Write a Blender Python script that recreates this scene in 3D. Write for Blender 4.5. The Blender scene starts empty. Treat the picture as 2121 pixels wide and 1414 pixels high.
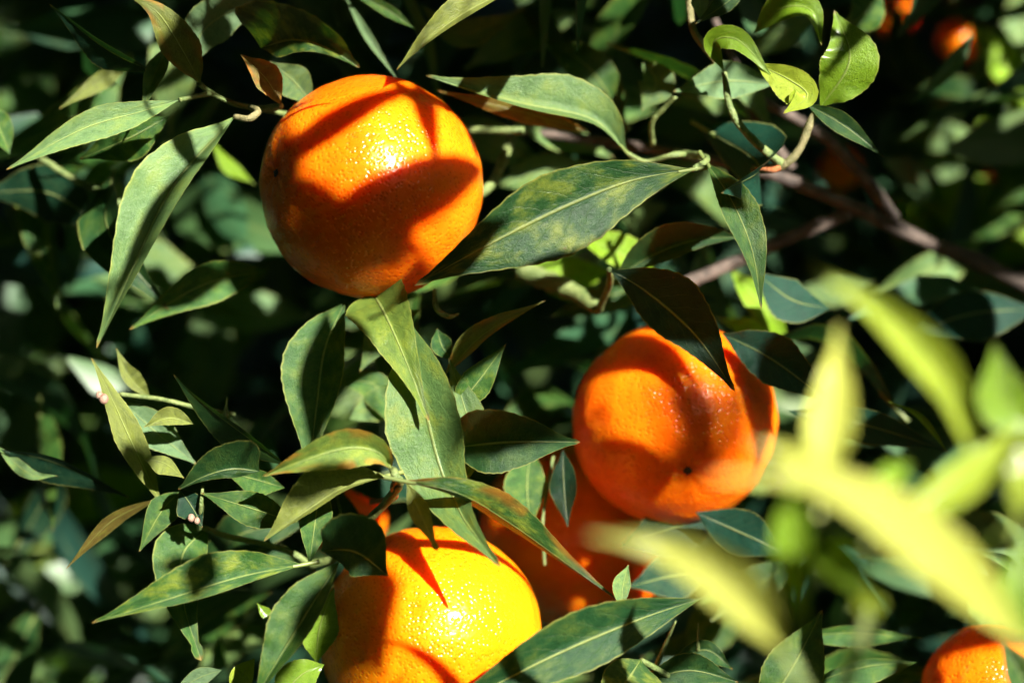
import bpy, math, random
from mathutils import Vector, noise, Matrix

# ------------------------------------------------------------------ camera, sky, sun, exposure
scene = bpy.context.scene
col = scene.collection
CAM = Vector((0.0, 0.0, 1.5))
D = 0.675                      # metres from the lens to the plane of focus
S = 0.286 / 2121.0             # metres covered by one photograph pixel at that plane
cam_data = bpy.data.cameras.new('camera')
cam_data.lens = 85.0; cam_data.sensor_width = 36.0
cam_data.lens = 36.0 * D / 0.286
cam_data.clip_start = 0.02; cam_data.clip_end = 400.0
cam_data.dof.use_dof = True; cam_data.dof.focus_distance = D - 0.004; cam_data.dof.aperture_fstop = 4.2
cam_data.dof.aperture_blades = 9
cam = bpy.data.objects.new('camera', cam_data); col.objects.link(cam)
cam.location = CAM; cam.rotation_euler = (math.radians(90), 0, 0)
scene.camera = cam

SUN = Vector((0.44, -0.79, 0.43)).normalized()     # towards the sun
elev = math.asin(SUN.z); azim = math.atan2(SUN.x, SUN.y)
world = bpy.data.worlds.new('World'); scene.world = world; world.use_nodes = True
wn = world.node_tree.nodes; wl_ = world.node_tree.links
sky = wn.new('ShaderNodeTexSky'); sky.sky_type = 'NISHITA'; sky.sun_disc = False
sky.sun_elevation = elev; sky.sun_rotation = azim; sky.altitude = 100
bg = wn['Background']; bg.inputs['Strength'].default_value = 0.05
wl_.new(sky.outputs['Color'], bg.inputs['Color'])
sd = bpy.data.lights.new('sun', 'SUN'); sd.energy = 5.0; sd.angle = math.radians(0.53); sd.color = (1.0, 0.955, 0.87)
sun = bpy.data.objects.new('sun', sd); col.objects.link(sun)
sun.rotation_euler = (-SUN).to_track_quat('-Z', 'Y').to_euler(); sun.location = (3, -3, 6)
scene.view_settings.view_transform = 'Standard'; scene.view_settings.look = 'None'
scene.view_settings.exposure = 2.0; scene.view_settings.gamma = 1.0
scene.cycles.use_denoising = True
scene.cycles.max_bounces = 5; scene.cycles.diffuse_bounces = 3; scene.cycles.glossy_bounces = 2; scene.cycles.transmission_bounces = 3
scene.cycles.use_adaptive_sampling = True; scene.cycles.adaptive_threshold = 0.03
scene.cycles.sample_clamp_indirect = 4.0

rng = random.Random(11)

# ------------------------------------------------------------------ helpers
def P(x, y, mm=0.0):
    """Point in the place: photograph pixel (2121 x 1414) at mm in front of (+) or behind (-) the focus plane."""
    d = D - mm / 1000.0
    return Vector(((x - 1060.5) * S * d / D, d, CAM.z - (y - 707.0) * S * d / D))

def tagthing(o, label, cat, group=None):
    o['label'] = label; o['category'] = cat
    if group: o['group'] = group
    return o

def empty(name, loc):
    o = bpy.data.objects.new(name, None); o.empty_display_size = 0.02
    col.objects.link(o); o.location = loc
    return o

def add(name, me, mat, parent=None, loc=None, smooth=True):
    """One mesh object; loc is a world location, parents are never rotated."""
    if not me.materials and mat: me.materials.append(mat)
    o = bpy.data.objects.new(name, me); col.objects.link(o)
    l = Vector(loc) if loc is not None else Vector((0, 0, 0))
    if parent is not None:
        o.parent = parent
        w = Vector(parent.location); p = parent.parent
        while p is not None: w += Vector(p.location); p = p.parent
        l = l - w
    o.location = l
    return o

def mesh(name, verts, faces, smooth=True, uvs=None):
    me = bpy.data.meshes.new(name); me.from_pydata([tuple(v) for v in verts], [], faces)
    if smooth: me.polygons.foreach_set('use_smooth', [True] * len(me.polygons))
    if uvs is not None:
        lay = me.uv_layers.new(name='UVMap'); vi = [0] * len(me.loops)
        me.loops.foreach_get('vertex_index', vi)
        flat = []
        for i in vi: flat += uvs[i]
        lay.data.foreach_set('uv', flat)
    me.update()
    return me

def catmull(pts, n):
    """n+1 points evenly along a smooth curve through pts."""
    if len(pts) == 2: pts = [pts[0], pts[0].lerp(pts[1], .5), pts[1]]
    q = [pts[0] * 2 - pts[1]] + list(pts) + [pts[-1] * 2 - pts[-2]]
    fine = []
    for i in range(1, len(q) - 2):
        p0, p1, p2, p3 = q[i - 1:i + 3]
        for k in range(24):
            t = k / 24
            fine.append(0.5 * (2 * p1 + (p2 - p0) * t + (2 * p0 - 5 * p1 + 4 * p2 - p3) * t * t + (3 * p1 - p0 - 3 * p2 + p3) * t ** 3))
    fine.append(pts[-1].copy())
    acc = [0.0]
    for a, b in zip(fine, fine[1:]): acc.append(acc[-1] + (b - a).length)
    out = []; j = 0
    for i in range(n + 1):
        s = acc[-1] * i / n
        while j < len(acc) - 2 and acc[j + 1] < s: j += 1
        d = acc[j + 1] - acc[j]
        out.append(fine[j].lerp(fine[j + 1], (s - acc[j]) / d if d > 1e-12 else 0))
    return out

def tube_mesh(name, pts, radii, n=24, sides=8, knobbly=0.0, seed=0):
    c = catmull(pts, n)
    verts = []; faces = []; uvs = []
    ref = Vector((0.13, -0.9, 0.41))
    for i, p in enumerate(c):
        t = (c[min(i + 1, n)] - c[max(i - 1, 0)]).normalized()
        a = t.cross(ref)
        if a.length < .05: a = t.cross(Vector((1, 0, 0)))
        a.normalize(); b = t.cross(a)
        f = i / n * (len(radii) - 1); k = min(int(f), len(radii) - 2)
        r = radii[k] + (radii[k + 1] - radii[k]) * (f - k)
        r *= 1 + knobbly * noise.noise(Vector((seed * 7.1, i * .55, 0.3)))
        for s in range(sides):
            an = 2 * math.pi * s / sides
            rr = r * (1 + knobbly * .6 * noise.noise(Vector((seed, i * .8, s * 1.3))))
            verts.append(p + (a * math.cos(an) + b * math.sin(an)) * rr); uvs.append((i / n, s / sides))
    for i in range(n):
        for s in range(sides):
            faces.append((i * sides + s, i * sides + (s + 1) % sides, (i + 1) * sides + (s + 1) % sides, (i + 1) * sides + s))
    faces.append(tuple(range(sides))[::-1]); faces.append(tuple(n * sides + s for s in range(sides)))
    o0 = pts[0].copy()
    return mesh(name, [v - o0 for v in verts], faces, True, uvs), o0

# ------------------------------------------------------------------ materials
def nodes_of(name):
    m = bpy.data.materials.new(name); m.use_nodes = True
    nt = m.node_tree; nt.nodes.clear()
    return m, nt, nt.nodes, nt.links

def math_node(nt, op, a, b=None, c=None, clamp=False):
    n = nt.nodes.new('ShaderNodeMath'); n.operation = op; n.use_clamp = clamp
    for i, v in enumerate((a, b, c)):
        if v is None: continue
        if isinstance(v, (int, float)): n.inputs[i].default_value = v
        else: nt.links.new(v, n.inputs[i])
    return n.outputs[0]

def smooth_node(nt, v, lo, hi):
    n = nt.nodes.new('ShaderNodeMapRange'); n.interpolation_type = 'SMOOTHSTEP'
    nt.links.new(v, n.inputs['Value'])
    n.inputs['From Min'].default_value = lo; n.inputs['From Max'].default_value = hi
    return n.outputs['Result']

def mix_col(nt, f, a, b, mode='MIX'):
    n = nt.nodes.new('ShaderNodeMix'); n.data_type = 'RGBA'; n.blend_type = mode
    for s, v in ((0, f), (6, a), (7, b)):
        if isinstance(v, (int, float)): n.inputs[s].default_value = v
        elif isinstance(v, tuple): n.inputs[s].default_value = (*v, 1)
        else: nt.links.new(v, n.inputs[s])
    return n.outputs[2]

def noise_tex(nt, vec, scale, detail=3, rough=.55):
    n = nt.nodes.new('ShaderNodeTexNoise'); n.inputs['Scale'].default_value = scale
    n.inputs['Detail'].default_value = detail; n.inputs['Roughness'].default_value = rough
    nt.links.new(vec, n.inputs['Vector'])
    return n.outputs['Fac']

def leaf_material(name, trans=.22, rough=.34, trans_tint=(1.7, 2.2, .55), coat=0.0, spec=.25):
    """Blade colour comes from the object's colour; its alpha is how mottled it is, its index how browned the margin is (on one leaf, painted glow)."""
    m, nt, N, L = nodes_of(name)
    out = N.new('ShaderNodeOutputMaterial')
    info = N.new('ShaderNodeObjectInfo')
    uv = N.new('ShaderNodeUVMap'); uv.uv_map = 'UVMap'
    sep = N.new('ShaderNodeSeparateXYZ'); L.new(uv.outputs[0], sep.inputs[0])
    u = sep.outputs[0]
    v = math_node(nt, 'MULTIPLY_ADD', sep.outputs[1], 2.0, -1.0)
    av = math_node(nt, 'ABSOLUTE', v)
    # coordinates with a different offset for every leaf
    off = N.new('ShaderNodeCombineXYZ'); r10 = math_node(nt, 'MULTIPLY', info.outputs['Random'], 57.0)
    L.new(r10, off.inputs[0]); L.new(r10, off.inputs[1])
    sc = N.new('ShaderNodeVectorMath'); sc.operation = 'MULTIPLY'; sc.inputs[1].default_value = (3.2, 1.0, 1)
    L.new(uv.outputs[0], sc.inputs[0])
    ad = N.new('ShaderNodeVectorMath'); ad.operation = 'ADD'; L.new(sc.outputs[0], ad.inputs[0]); L.new(off.outputs[0], ad.inputs[1])
    vec = ad.outputs[0]
    base = info.outputs['Color']
    big = noise_tex(nt, vec, 2.8, 6, .62)
    grain = noise_tex(nt, vec, 13, 6, .72)
    fine = noise_tex(nt, vec, 34, 4, .7)
    # lateral veins: slanted stripes on both sides of the midrib
    warp = math_node(nt, 'MULTIPLY_ADD', big, .9, 0.0)
    ph = math_node(nt, 'ADD', math_node(nt, 'MULTIPLY_ADD', av, -4.6, math_node(nt, 'MULTIPLY', u, 22.0)), math_node(nt, 'MULTIPLY', warp, 3.0))
    tri = math_node(nt, 'PINGPONG', ph, 1.0)
    vein = math_node(nt, 'SUBTRACT', 1.0, smooth_node(nt, tri, 0.0, .10))
    vein = math_node(nt, 'MULTIPLY', vein, math_node(nt, 'SUBTRACT', 1.0, smooth_node(nt, av, .55, .95)))
    rib = math_node(nt, 'SUBTRACT', 1.0, smooth_node(nt, av, .012, .055))
    # yellow mottling sits in the panels between the veins
    mo = math_node(nt, 'MULTIPLY', smooth_node(nt, big, .44, .68), math_node(nt, 'MULTIPLY_ADD', smooth_node(nt, tri, .0, .7), .4, .6))
    mo = math_node(nt, 'MULTIPLY', mo, info.outputs['Alpha'])
    c = mix_col(nt, mo, base, (.165, .20, .022))
    dark = mix_col(nt, 1.0, base, (.55, .62, .6), 'MULTIPLY')
    c = mix_col(nt, math_node(nt, 'MULTIPLY', smooth_node(nt, big, .52, .30), .75), c, dark)
    c = mix_col(nt, math_node(nt, 'MULTIPLY', vein, .13), c, (.15, .20, .06))
    c = mix_col(nt, math_node(nt, 'MULTIPLY', rib, .62), c, (.24, .28, .09))
    # dust and pale scuffs
    c = mix_col(nt, math_node(nt, 'MULTIPLY', smooth_node(nt, fine, .60, .80), .14), c, (.22, .26, .13))
    spots = noise_tex(nt, vec, 11, 2)
    c = mix_col(nt, math_node(nt, 'MULTIPLY', smooth_node(nt, spots, .70, .76), .55), c, (.10, .06, .02))
    c = mix_col(nt, math_node(nt, 'MULTIPLY', smooth_node(nt, grain, .48, .30), .60), c, mix_col(nt, 1.0, c, (.50, .58, .50), 'MULTIPLY'))
    c = mix_col(nt, math_node(nt, 'MULTIPLY', smooth_node(nt, grain, .54, .74), .45), c, mix_col(nt, 1.0, c, (1.75, 1.6, 1.5), 'MULTIPLY'))
    rim = math_node(nt, 'MULTIPLY', smooth_node(nt, av, .935, .99), math_node(nt, 'MULTIPLY_ADD', smooth_node(nt, grain, .35, .6), .6, .4))
    c = mix_col(nt, math_node(nt, 'MULTIPLY', rim, .52), c, (.32, .31, .07))
    brown = math_node(nt, 'MULTIPLY', math_node(nt, 'DIVIDE', info.outputs['Object Index'], 100.0),
                      math_node(nt, 'MULTIPLY', smooth_node(nt, av, .35, .95), smooth_node(nt, noise_tex(nt, vec, 1.7, 1), .40, .58)))
    c = mix_col(nt, brown, c, (.34, .115, .012))
    tipb = math_node(nt, 'MULTIPLY', smooth_node(nt, u, .955, .995), .8)
    c = mix_col(nt, tipb, c, (.20, .12, .03))
    hsv = N.new('ShaderNodeHueSaturation'); L.new(c, hsv.inputs['Color'])
    L.new(math_node(nt, 'MULTIPLY_ADD', info.outputs['Random'], .5, .78), hsv.inputs['Value'])
    c = hsv.outputs[0]
    h = math_node(nt, 'ADD', math_node(nt, 'MULTIPLY', vein, -.25), math_node(nt, 'MULTIPLY', rib, 1.0))
    h = math_node(nt, 'ADD', h, math_node(nt, 'MULTIPLY', big, 1.6))
    h = math_node(nt, 'ADD', h, math_node(nt, 'ADD', math_node(nt, 'MULTIPLY', fine, .7), math_node(nt, 'MULTIPLY', grain, 1.1)))
    bump = N.new('ShaderNodeBump'); bump.inputs['Strength'].default_value = .55; bump.inputs['Distance'].default_value = .0006
    L.new(h, bump.inputs['Height'])
    p = N.new('ShaderNodeBsdfPrincipled')
    L.new(c, p.inputs['Base Color']); L.new(bump.outputs[0], p.inputs['Normal'])
    L.new(math_node(nt, 'MULTIPLY_ADD', fine, .3, rough - .15), p.inputs['Roughness'])
    p.inputs['Specular IOR Level'].default_value = spec
    p.inputs['Coat Weight'].default_value = coat; p.inputs['Coat Roughness'].default_value = .22
    tr = N.new('ShaderNodeBsdfTranslucent')
    L.new(mix_col(nt, 1.0, c, trans_tint, 'MULTIPLY'), tr.inputs['Color'])
    L.new(bump.outputs[0], tr.inputs['Normal'])
    mx = N.new('ShaderNodeMixShader'); mx.inputs[0].default_value = trans
    L.new(p.outputs[0], mx.inputs[1]); L.new(tr.outputs[0], mx.inputs[2]); L.new(mx.outputs[0], out.inputs[0])
    return m

M_LEAF = leaf_material('leaf_blade')
M_YOUNG = leaf_material('young_leaf_blade', trans=.34, rough=.36, trans_tint=(1.5, 1.6, .5), coat=.25)

def peel_material():
    m, nt, N, L = nodes_of('mandarin_peel')
    out = N.new('ShaderNodeOutputMaterial'); tc = N.new('ShaderNodeTexCoord')
    info = N.new('ShaderNodeObjectInfo')
    vec = tc.outputs['Object']
    big = noise_tex(nt, vec, 45, 3); mid = noise_tex(nt, vec, 260, 2)
    vo = N.new('ShaderNodeTexVoronoi'); vo.inputs['Scale'].default_value = 800; vo.feature = 'SMOOTH_F1'; vo.inputs['Smoothness'].default_value = .5
    L.new(vec, vo.inputs['Vector'])
    pit = math_node(nt, 'SUBTRACT', 1.0, smooth_node(nt, vo.outputs['Distance'], .0, .55))
    c = mix_col(nt, smooth_node(nt, big, .35, .68), (.80, .128, .002), (.88, .202, .004))
    c = mix_col(nt, math_node(nt, 'MULTIPLY', pit, .22), c, (.50, .06, .002))
    sc_ = noise_tex(nt, vec, 110, 2)
    c = mix_col(nt, math_node(nt, 'MULTIPLY', smooth_node(nt, sc_, .72, .78), .35), c, (.30, .10, .02))
    h = math_node(nt, 'ADD', math_node(nt, 'MULTIPLY', pit, -1.0), math_node(nt, 'MULTIPLY', mid, 1.2))
    h = math_node(nt, 'ADD', h, math_node(nt, 'MULTIPLY', big, 1.6))
    c = mix_col(nt, 1.0, c, info.outputs['Color'], 'MULTIPLY')      # object colour tints the peel; yellower paints full sunlight into it
    bump = N.new('ShaderNodeBump'); bump.inputs['Strength'].default_value = .7; bump.inputs['Distance'].default_value = .00032
    L.new(h, bump.inputs['Height'])
    p = N.new('ShaderNodeBsdfPrincipled'); L.new(c, p.inputs['Base Color']); L.new(bump.outputs[0], p.inputs['Normal'])
    p.inputs['Roughness'].default_value = .23; p.inputs['Specular IOR Level'].default_value = .32
    p.inputs['Subsurface Weight'].default_value = .75; p.inputs['Subsurface Radius'].default_value = (1.0, .20, .03)
    p.inputs['Subsurface Scale'].default_value = .0075
    L.new(p.outputs[0], out.inputs[0])
    return m
M_PEEL = peel_material()

def bark_material(name, a, b, scale, rough=.8):
    m, nt, N, L = nodes_of(name)
    out = N.new('ShaderNodeOutputMaterial'); tc = N.new('ShaderNodeTexCoord'); vec = tc.outputs['Object']
    n1 = noise_tex(nt, vec, scale, 5, .65); n2 = noise_tex(nt, vec, scale * 6, 3)
    c = mix_col(nt, smooth_node(nt, n1, .35, .65), a, b)
    c = mix_col(nt, math_node(nt, 'MULTIPLY', smooth_node(nt, n2, .55, .75), .5), c, tuple(min(1, x * 1.7) for x in b))
    bump = N.new('ShaderNodeBump'); bump.inputs['Strength'].default_value = .7; bump.inputs['Distance'].default_value = .001
    L.new(math_node(nt, 'ADD', n1, n2), bump.inputs['Height'])
    p = N.new('ShaderNodeBsdfPrincipled'); L.new(c, p.inputs['Base Color']); L.new(bump.outputs[0], p.inputs['Normal'])
    p.inputs['Roughness'].default_value = rough
    L.new(p.outputs[0], out.inputs[0])
    return m
M_BARK = bark_material('branch_bark', (.03, .021, .016), (.095, .068, .052), 160)
M_GREEN_TWIG = bark_material('green_twig', (.07, .11, .025), (.16, .20, .06), 260, .55)
M_PALE_TWIG = bark_material('pale_twig', (.11, .105, .035), (.20, .175, .075), 300, .6)
M_SCAR = bark_material('scar_tissue', (.03, .022, .012), (.09, .055, .02), 900)
M_BUD = bark_material('pink_bud', (.26, .12, .08), (.38, .24, .17), 500, .5)
M_ORANGE_STALK = bark_material('orange_stalk', (.30, .075, .015), (.40, .14, .045), 500, .5)
M_GROUND = bark_material('orchard_soil_and_grass', (.05, .055, .02), (.10, .085, .04), 3.0)

# ------------------------------------------------------------------ the setting
def ground_mesh():
    n = 48; verts = []; faces = []
    for i in range(n + 1):
        for j in range(n + 1):
            a = (i / n - .5); b = (j / n - .5)
            x = math.copysign(abs(a * 2) ** 3, a) * 150; y = math.copysign(abs(b * 2) ** 3, b) * 150
            verts.append((x, y, .05 * noise.noise(Vector((x * .7, y * .7, 0)))))
    for i in range(n):
        for j in range(n):
            k = i * (n + 1) + j
            faces.append((k, k + n + 1, k + n + 2, k + 1))
    return mesh('ground', verts, faces)
g = add('ground', ground_mesh(), M_GROUND); g['kind'] = 'structure'

TREE = empty('mandarin_tree', (0.10, 1.25, 0.0))
tagthing(TREE, 'mandarin tree with long narrow mottled leaves surrounding the ripe fruit', 'tree')
SHOOT = empty('citrus_sapling', (0.17, 0.44, 0.0))
tagthing(SHOOT, 'out of focus young citrus shoot with glossy yellow-green leaves in front of the fruit', 'sapling')
BACKTREE = empty('mandarin_tree', (0.5, 2.6, 0.0))
tagthing(BACKTREE, 'shaded blurred citrus tree behind the fruiting branches', 'tree')

# ------------------------------------------------------------------ leaves
def profile(u, peak, tipw):
    """Half width along a lance-shaped blade, 0..1, with a blunt notched tip."""
    if u < peak:
        w = math.sin(u / peak * math.pi / 2) ** 1.15
    else:
        t = (u - peak) / (1 - peak)
        w = (1 - t ** 1.75) ** 1.0 * (1 - .30 * t) + .16 * math.sin(math.pi * t) * t * -.9
    w = max(w, 0)
    if u > .9: w = max(w, tipw * math.sqrt(max(0, 1 - ((u - .9) / .1) ** 3)))
    return w

def leaf_mesh(spine, fronts, wl, wr, tl, tr, peak=.42, tipw=.10, nu=34, nv=4, wave=.06, seed=0, cup=.12, petiole=.0, nick=True, twist=0.0):
    """Blade around a 3-D spine (base to tip). wl/wr: half widths in metres as seen along `front`;
    tl/tr: how far each half leans towards `front`, in degrees."""
    c = catmull(spine, nu)
    verts = []; faces = []; uvs = []
    rs = random.Random(seed)
    so = rs.uniform(0, 90)
    length = sum((b - a).length for a, b in zip(c, c[1:]))
    for i, p in enumerate(c):
        u = i / nu
        t = (c[min(i + 1, nu)] - c[max(i - 1, 0)]).normalized()
        f = fronts if isinstance(fronts, Vector) else fronts(p)
        side = t.cross(f)
        if side.length < .02: side = t.cross(f + Vector((.1, .05, .1)))
        side.normalize(); side = -side          # left hand when walking base to tip, seen from `front`
        if twist: side = Matrix.Rotation(math.radians(twist) * (u - .5), 3, t) @ side
        nrm = side.cross(t).normalized()
        if nrm.dot(f) < 0: nrm = -nrm
        pr = profile(u, peak, tipw)
        for s, w0, ang in ((1, wl, tl), (-1, wr, tr)):
            ta = math.tan(math.radians(max(-78, min(78, ang))))
            for k in range(nv, 0, -1) if s == 1 else range(0, nv + 1):
                q = k / nv
                jag = 1 + (.016 * (1 if i % 2 else -1) * (.4 + rs.random()) + .05 * noise.noise(Vector((so, u * 9, s))) ) * (q ** 4) * (1 if .05 < u < .97 else 0)
                w = w0 * pr * q * jag
                lift = w * ta * (1 - cup + cup * q)
                wv = wave * w0 * q * q * (noise.noise(Vector((so + 3.1, u * 6.5, s * 2.0))) + .5 * noise.noise(Vector((so, u * 15, s * 5.0)))) * 2.2 * min(1, pr * 2)
                groove = -.03 * w0 * (1 if k == 0 else 0)
                tipcut = 0.0
                if nick and u > .97: tipcut = (.018 * length if k == 0 else 0)
                verts.append(p + side * s * w + nrm * (lift + wv + groove) - t * tipcut)
                uvs.append((u, .5 + .5 * s * q))
    row = 2 * nv + 1
    for i in range(nu):
        for k in range(row - 1):
            a = i * row + k
            faces.append((a, a + 1, a + row + 1, a + row))
    if petiole > 0:                              # a short round stalk below the blade
        t = (c[0] - c[1]).normalized(); f = fronts if isinstance(fronts, Vector) else fronts(c[0])
        a = t.cross(f).normalized(); b = t.cross(a)
        b0 = len(verts)
        for i in range(6):
            q = i / 5; p = c[2].lerp(c[0], min(1, q * 2.5)) if q < .4 else c[0] + t * petiole * (q - .4) / .6
            r = max(.0006, .022 * (wl + wr)) * (1 if q < .9 else 1.25)
            for s in range(6):
                an = s * math.pi / 3
                verts.append(p + (a * math.cos(an) + b * math.sin(an)) * r - f * r * .5); uvs.append((.0, .5))
        for i in range(5):
            for s in range(6):
                faces.append((b0 + i * 6 + s, b0 + i * 6 + (s + 1) % 6, b0 + i * 6 + 6 + (s + 1) % 6, b0 + i * 6 + 6 + s))
    o0 = spine[0].copy()
    return mesh('leaf', [v - o0 for v in verts], faces, True, uvs), o0

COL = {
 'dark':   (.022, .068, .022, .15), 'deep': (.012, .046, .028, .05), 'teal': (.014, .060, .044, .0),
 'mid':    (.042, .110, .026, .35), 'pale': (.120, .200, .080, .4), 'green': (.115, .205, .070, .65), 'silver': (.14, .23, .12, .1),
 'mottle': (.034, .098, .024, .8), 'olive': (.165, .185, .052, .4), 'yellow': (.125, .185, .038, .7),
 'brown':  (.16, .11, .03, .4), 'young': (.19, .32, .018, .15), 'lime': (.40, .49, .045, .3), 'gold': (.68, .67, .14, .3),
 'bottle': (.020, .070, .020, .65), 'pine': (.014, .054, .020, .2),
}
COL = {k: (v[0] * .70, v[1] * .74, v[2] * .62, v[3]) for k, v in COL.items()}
to_cam = lambda p: (CAM - p).normalized()
seed_n = [0]
def leaf(pts, wl, wr, tl, tr, c='mid', peak=.42, rim=0, parent=None, young=False, wave=.10, tipw=.10, pet=.0, nu=34, cup=.12, front=None, vis=1.0, name='leaf', twist=0.0):
    seed_n[0] += 1
    if front is None and abs(tl) < 24: tl += 8
    if front is None and abs(tr) < 24: tr += 8
    sp = [P(*p) if not isinstance(p, Vector) else p for p in pts]
    k = S * (sp[len(sp) // 2].y / D)
    me, o0 = leaf_mesh(sp, front or to_cam, wl * k, wr * k, tl, tr, peak, tipw, nu, 4, wave, seed_n[0], cup, pet, True, twist)
    o = add(name, me, M_YOUNG if young else M_LEAF, parent or TREE, o0)
    cc = COL[c] if isinstance(c, str) else c
    o.color = cc; o.pass_index = rim
    return o

# --- upper left
leaf([(372,207,2),(290,232,6),(170,268,10),(12,352,14)], 34, 34, 8, 12, 'pale', .45)
leaf([(488,240,0),(360,385,8),(275,555,10),(200,722,6)], 24, 84, 66, 4, 'pale', .40)
leaf([(416,176,-4),(372,95,4),(325,25,10),(268,-8,8)], 40, 42, -18, 10, 'olive', .42, rim=45)
leaf([(352,95,-14),(322,150,-8),(292,238,2)], 20, 22, 40, 8, 'pale', .4)
leaf([(318,150,-10),(215,98,0),(102,8,4)], 42, 9, -50, 60, 'deep', .4)
leaf([(265,135,-45),(200,175,-40),(122,226,-35)], 18, 20, 20, 20, 'olive', .4)
leaf([(352,240,-14),(270,285,-12),(165,330,-16)], 48, 40, -30, 30, 'mid', .5)
leaf([(385,150,-22),(430,55,-20),(560,-15,-18)], 48, 46, 6, 6, 'silver', .5)
leaf([(540,100,6),(605,84,16),(672,98,20),(745,141,16)], 92, 30, 46, 10, 'mottle', .28, cup=.3)
leaf([(582,218,-4),(552,165,0),(498,112,6)], 26, 34, 30, -12, 'brown', .5, rim=60)
leaf([(648,215,-22),(605,165,-20),(558,128,-18)], 36, 36, 8, 8, 'pale', .5)
leaf([(1065,-25,2),(960,28,6),(880,88,6),(821,146,4)], 10, 40, 64, 10, 'olive', .42)
leaf([(712,-12,-36),(768,85,-30),(828,172,-28)], 10, 9, 20, 20, 'silver', .5)
leaf([(868,10,-60),(960,70,-60),(1090,20,-50)], 30, 30, 0, 20, 'pale', .5)
leaf([(860,60,-30),(790,15,-30),(700,-30,-30)], 12, 14, 10, 30, 'mid', .4)
# --- over and right of the big fruit
leaf([(1300,318,-26),(1228,248,-20),(1080,214,-15),(965,183,-13),(880,157,-13)], 10, 76, 72, 2, 'pale', .40, pet=.010)
leaf([(1225,275,-34),(1110,240,-30),(1010,215,-28),(905,188,-28)], 22, 26, -30, 20, 'brown', .45, rim=40)
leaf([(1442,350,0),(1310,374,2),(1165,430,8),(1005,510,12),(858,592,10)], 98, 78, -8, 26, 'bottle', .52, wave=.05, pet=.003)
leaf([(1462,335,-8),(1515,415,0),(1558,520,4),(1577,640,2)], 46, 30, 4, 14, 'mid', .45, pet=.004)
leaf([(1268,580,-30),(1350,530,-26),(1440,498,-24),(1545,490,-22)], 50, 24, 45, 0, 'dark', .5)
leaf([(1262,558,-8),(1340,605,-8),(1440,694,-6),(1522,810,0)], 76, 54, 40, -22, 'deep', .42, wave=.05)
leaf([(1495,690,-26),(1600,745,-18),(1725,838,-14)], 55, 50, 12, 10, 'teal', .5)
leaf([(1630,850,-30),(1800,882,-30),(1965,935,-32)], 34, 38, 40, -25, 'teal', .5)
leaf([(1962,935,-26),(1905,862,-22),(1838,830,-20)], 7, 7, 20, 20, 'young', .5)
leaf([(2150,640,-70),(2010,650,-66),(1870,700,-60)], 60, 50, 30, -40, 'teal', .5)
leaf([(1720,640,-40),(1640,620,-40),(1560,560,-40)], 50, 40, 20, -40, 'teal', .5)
# --- middle
leaf([(772,606,-16),(800,655,0),(842,750,10),(889,872,14)], 66, 74, 16, 6, 'yellow', .20, wave=.05)
leaf([(852,668,-4),(872,800,8),(908,955,8),(942,1035,13),(968,1085,20),(1038,1174,31)], 66, 90, 34, -4, 'green', .40, wave=.07)
leaf([(960,1010,2),(975,900,-2),(930,740,-8)], 40, 40, 20, 20, 'pale', .5)
leaf([(842,1000,22),(872,1065,26),(906,1140,28)], 22, 22, 30, -10, 'olive', .45, tipw=.3)
leaf([(826,994,22),(950,1022,22),(1050,1080,8),(1150,1150,-4),(1280,1243,-6)], 50, 12, 4, -66, 'mottle', .42, rim=60, pet=.004)  # rim paints the fruit's reflected orange glow into the lower margin
leaf([(812,972,18),(782,936,22),(718,928,24),(630,953,24),(544,986,20)], 42, 40, 14, 44, 'yellow', .40, rim=55, pet=.004)
leaf([(806,984,12),(715,1008,14),(640,1054,16),(546,1121,16)], 9, 66, 60, 14, 'olive', .52, pet=.004)
leaf([(716,622,-16),(674,720,-10),(656,840,-8),(640,985,-6)], 46, 84, 30, 2, 'mid', .45)
leaf([(925,928,0),(1050,916,8),(1202,915,8)], 72, 66, 46, 4, 'dark', .42, wave=.04)
leaf([(932,862,-8),(990,790,-4),(1048,712,-2)], 34, 32, 10, 22, 'mid', .5)
leaf([(922,775,-10),(1005,690,-8),(1130,622,-10)], 30, 12, 16, 50, 'olive', .35, rim=50)
leaf([(935,745,-14),(915,715,-14),(905,680,-16)], 22, 22, 10, 30, 'dark', .5)
leaf([(870,640,-26),(800,690,-26),(745,770,-26)], 30, 40, 8, 8, 'pale', .5)
leaf([(700,790,-40),(780,800,-40),(830,900,-36)], 30, 40, 0, 0, 'mid', .5)
leaf([(720,870,-40),(790,830,-40),(860,800,-36)], 30, 40, 0, 0, 'pale', .5)
# --- lower left group
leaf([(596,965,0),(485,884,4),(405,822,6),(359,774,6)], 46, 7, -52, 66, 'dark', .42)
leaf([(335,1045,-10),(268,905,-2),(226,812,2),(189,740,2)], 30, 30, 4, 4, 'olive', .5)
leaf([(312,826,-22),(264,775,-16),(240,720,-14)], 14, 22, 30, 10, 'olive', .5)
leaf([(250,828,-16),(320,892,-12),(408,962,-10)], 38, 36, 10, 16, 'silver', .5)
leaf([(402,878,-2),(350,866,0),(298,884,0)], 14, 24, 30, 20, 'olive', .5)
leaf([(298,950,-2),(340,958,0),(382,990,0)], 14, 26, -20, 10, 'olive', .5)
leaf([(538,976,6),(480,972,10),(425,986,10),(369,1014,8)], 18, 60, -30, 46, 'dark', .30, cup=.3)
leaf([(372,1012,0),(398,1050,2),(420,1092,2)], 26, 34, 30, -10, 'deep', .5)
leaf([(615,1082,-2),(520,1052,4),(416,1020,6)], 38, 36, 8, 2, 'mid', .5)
leaf([(590,1010,-8),(520,990,-6),(465,978,-4)], 34, 22, 6, 20, 'mid', .5)
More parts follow.
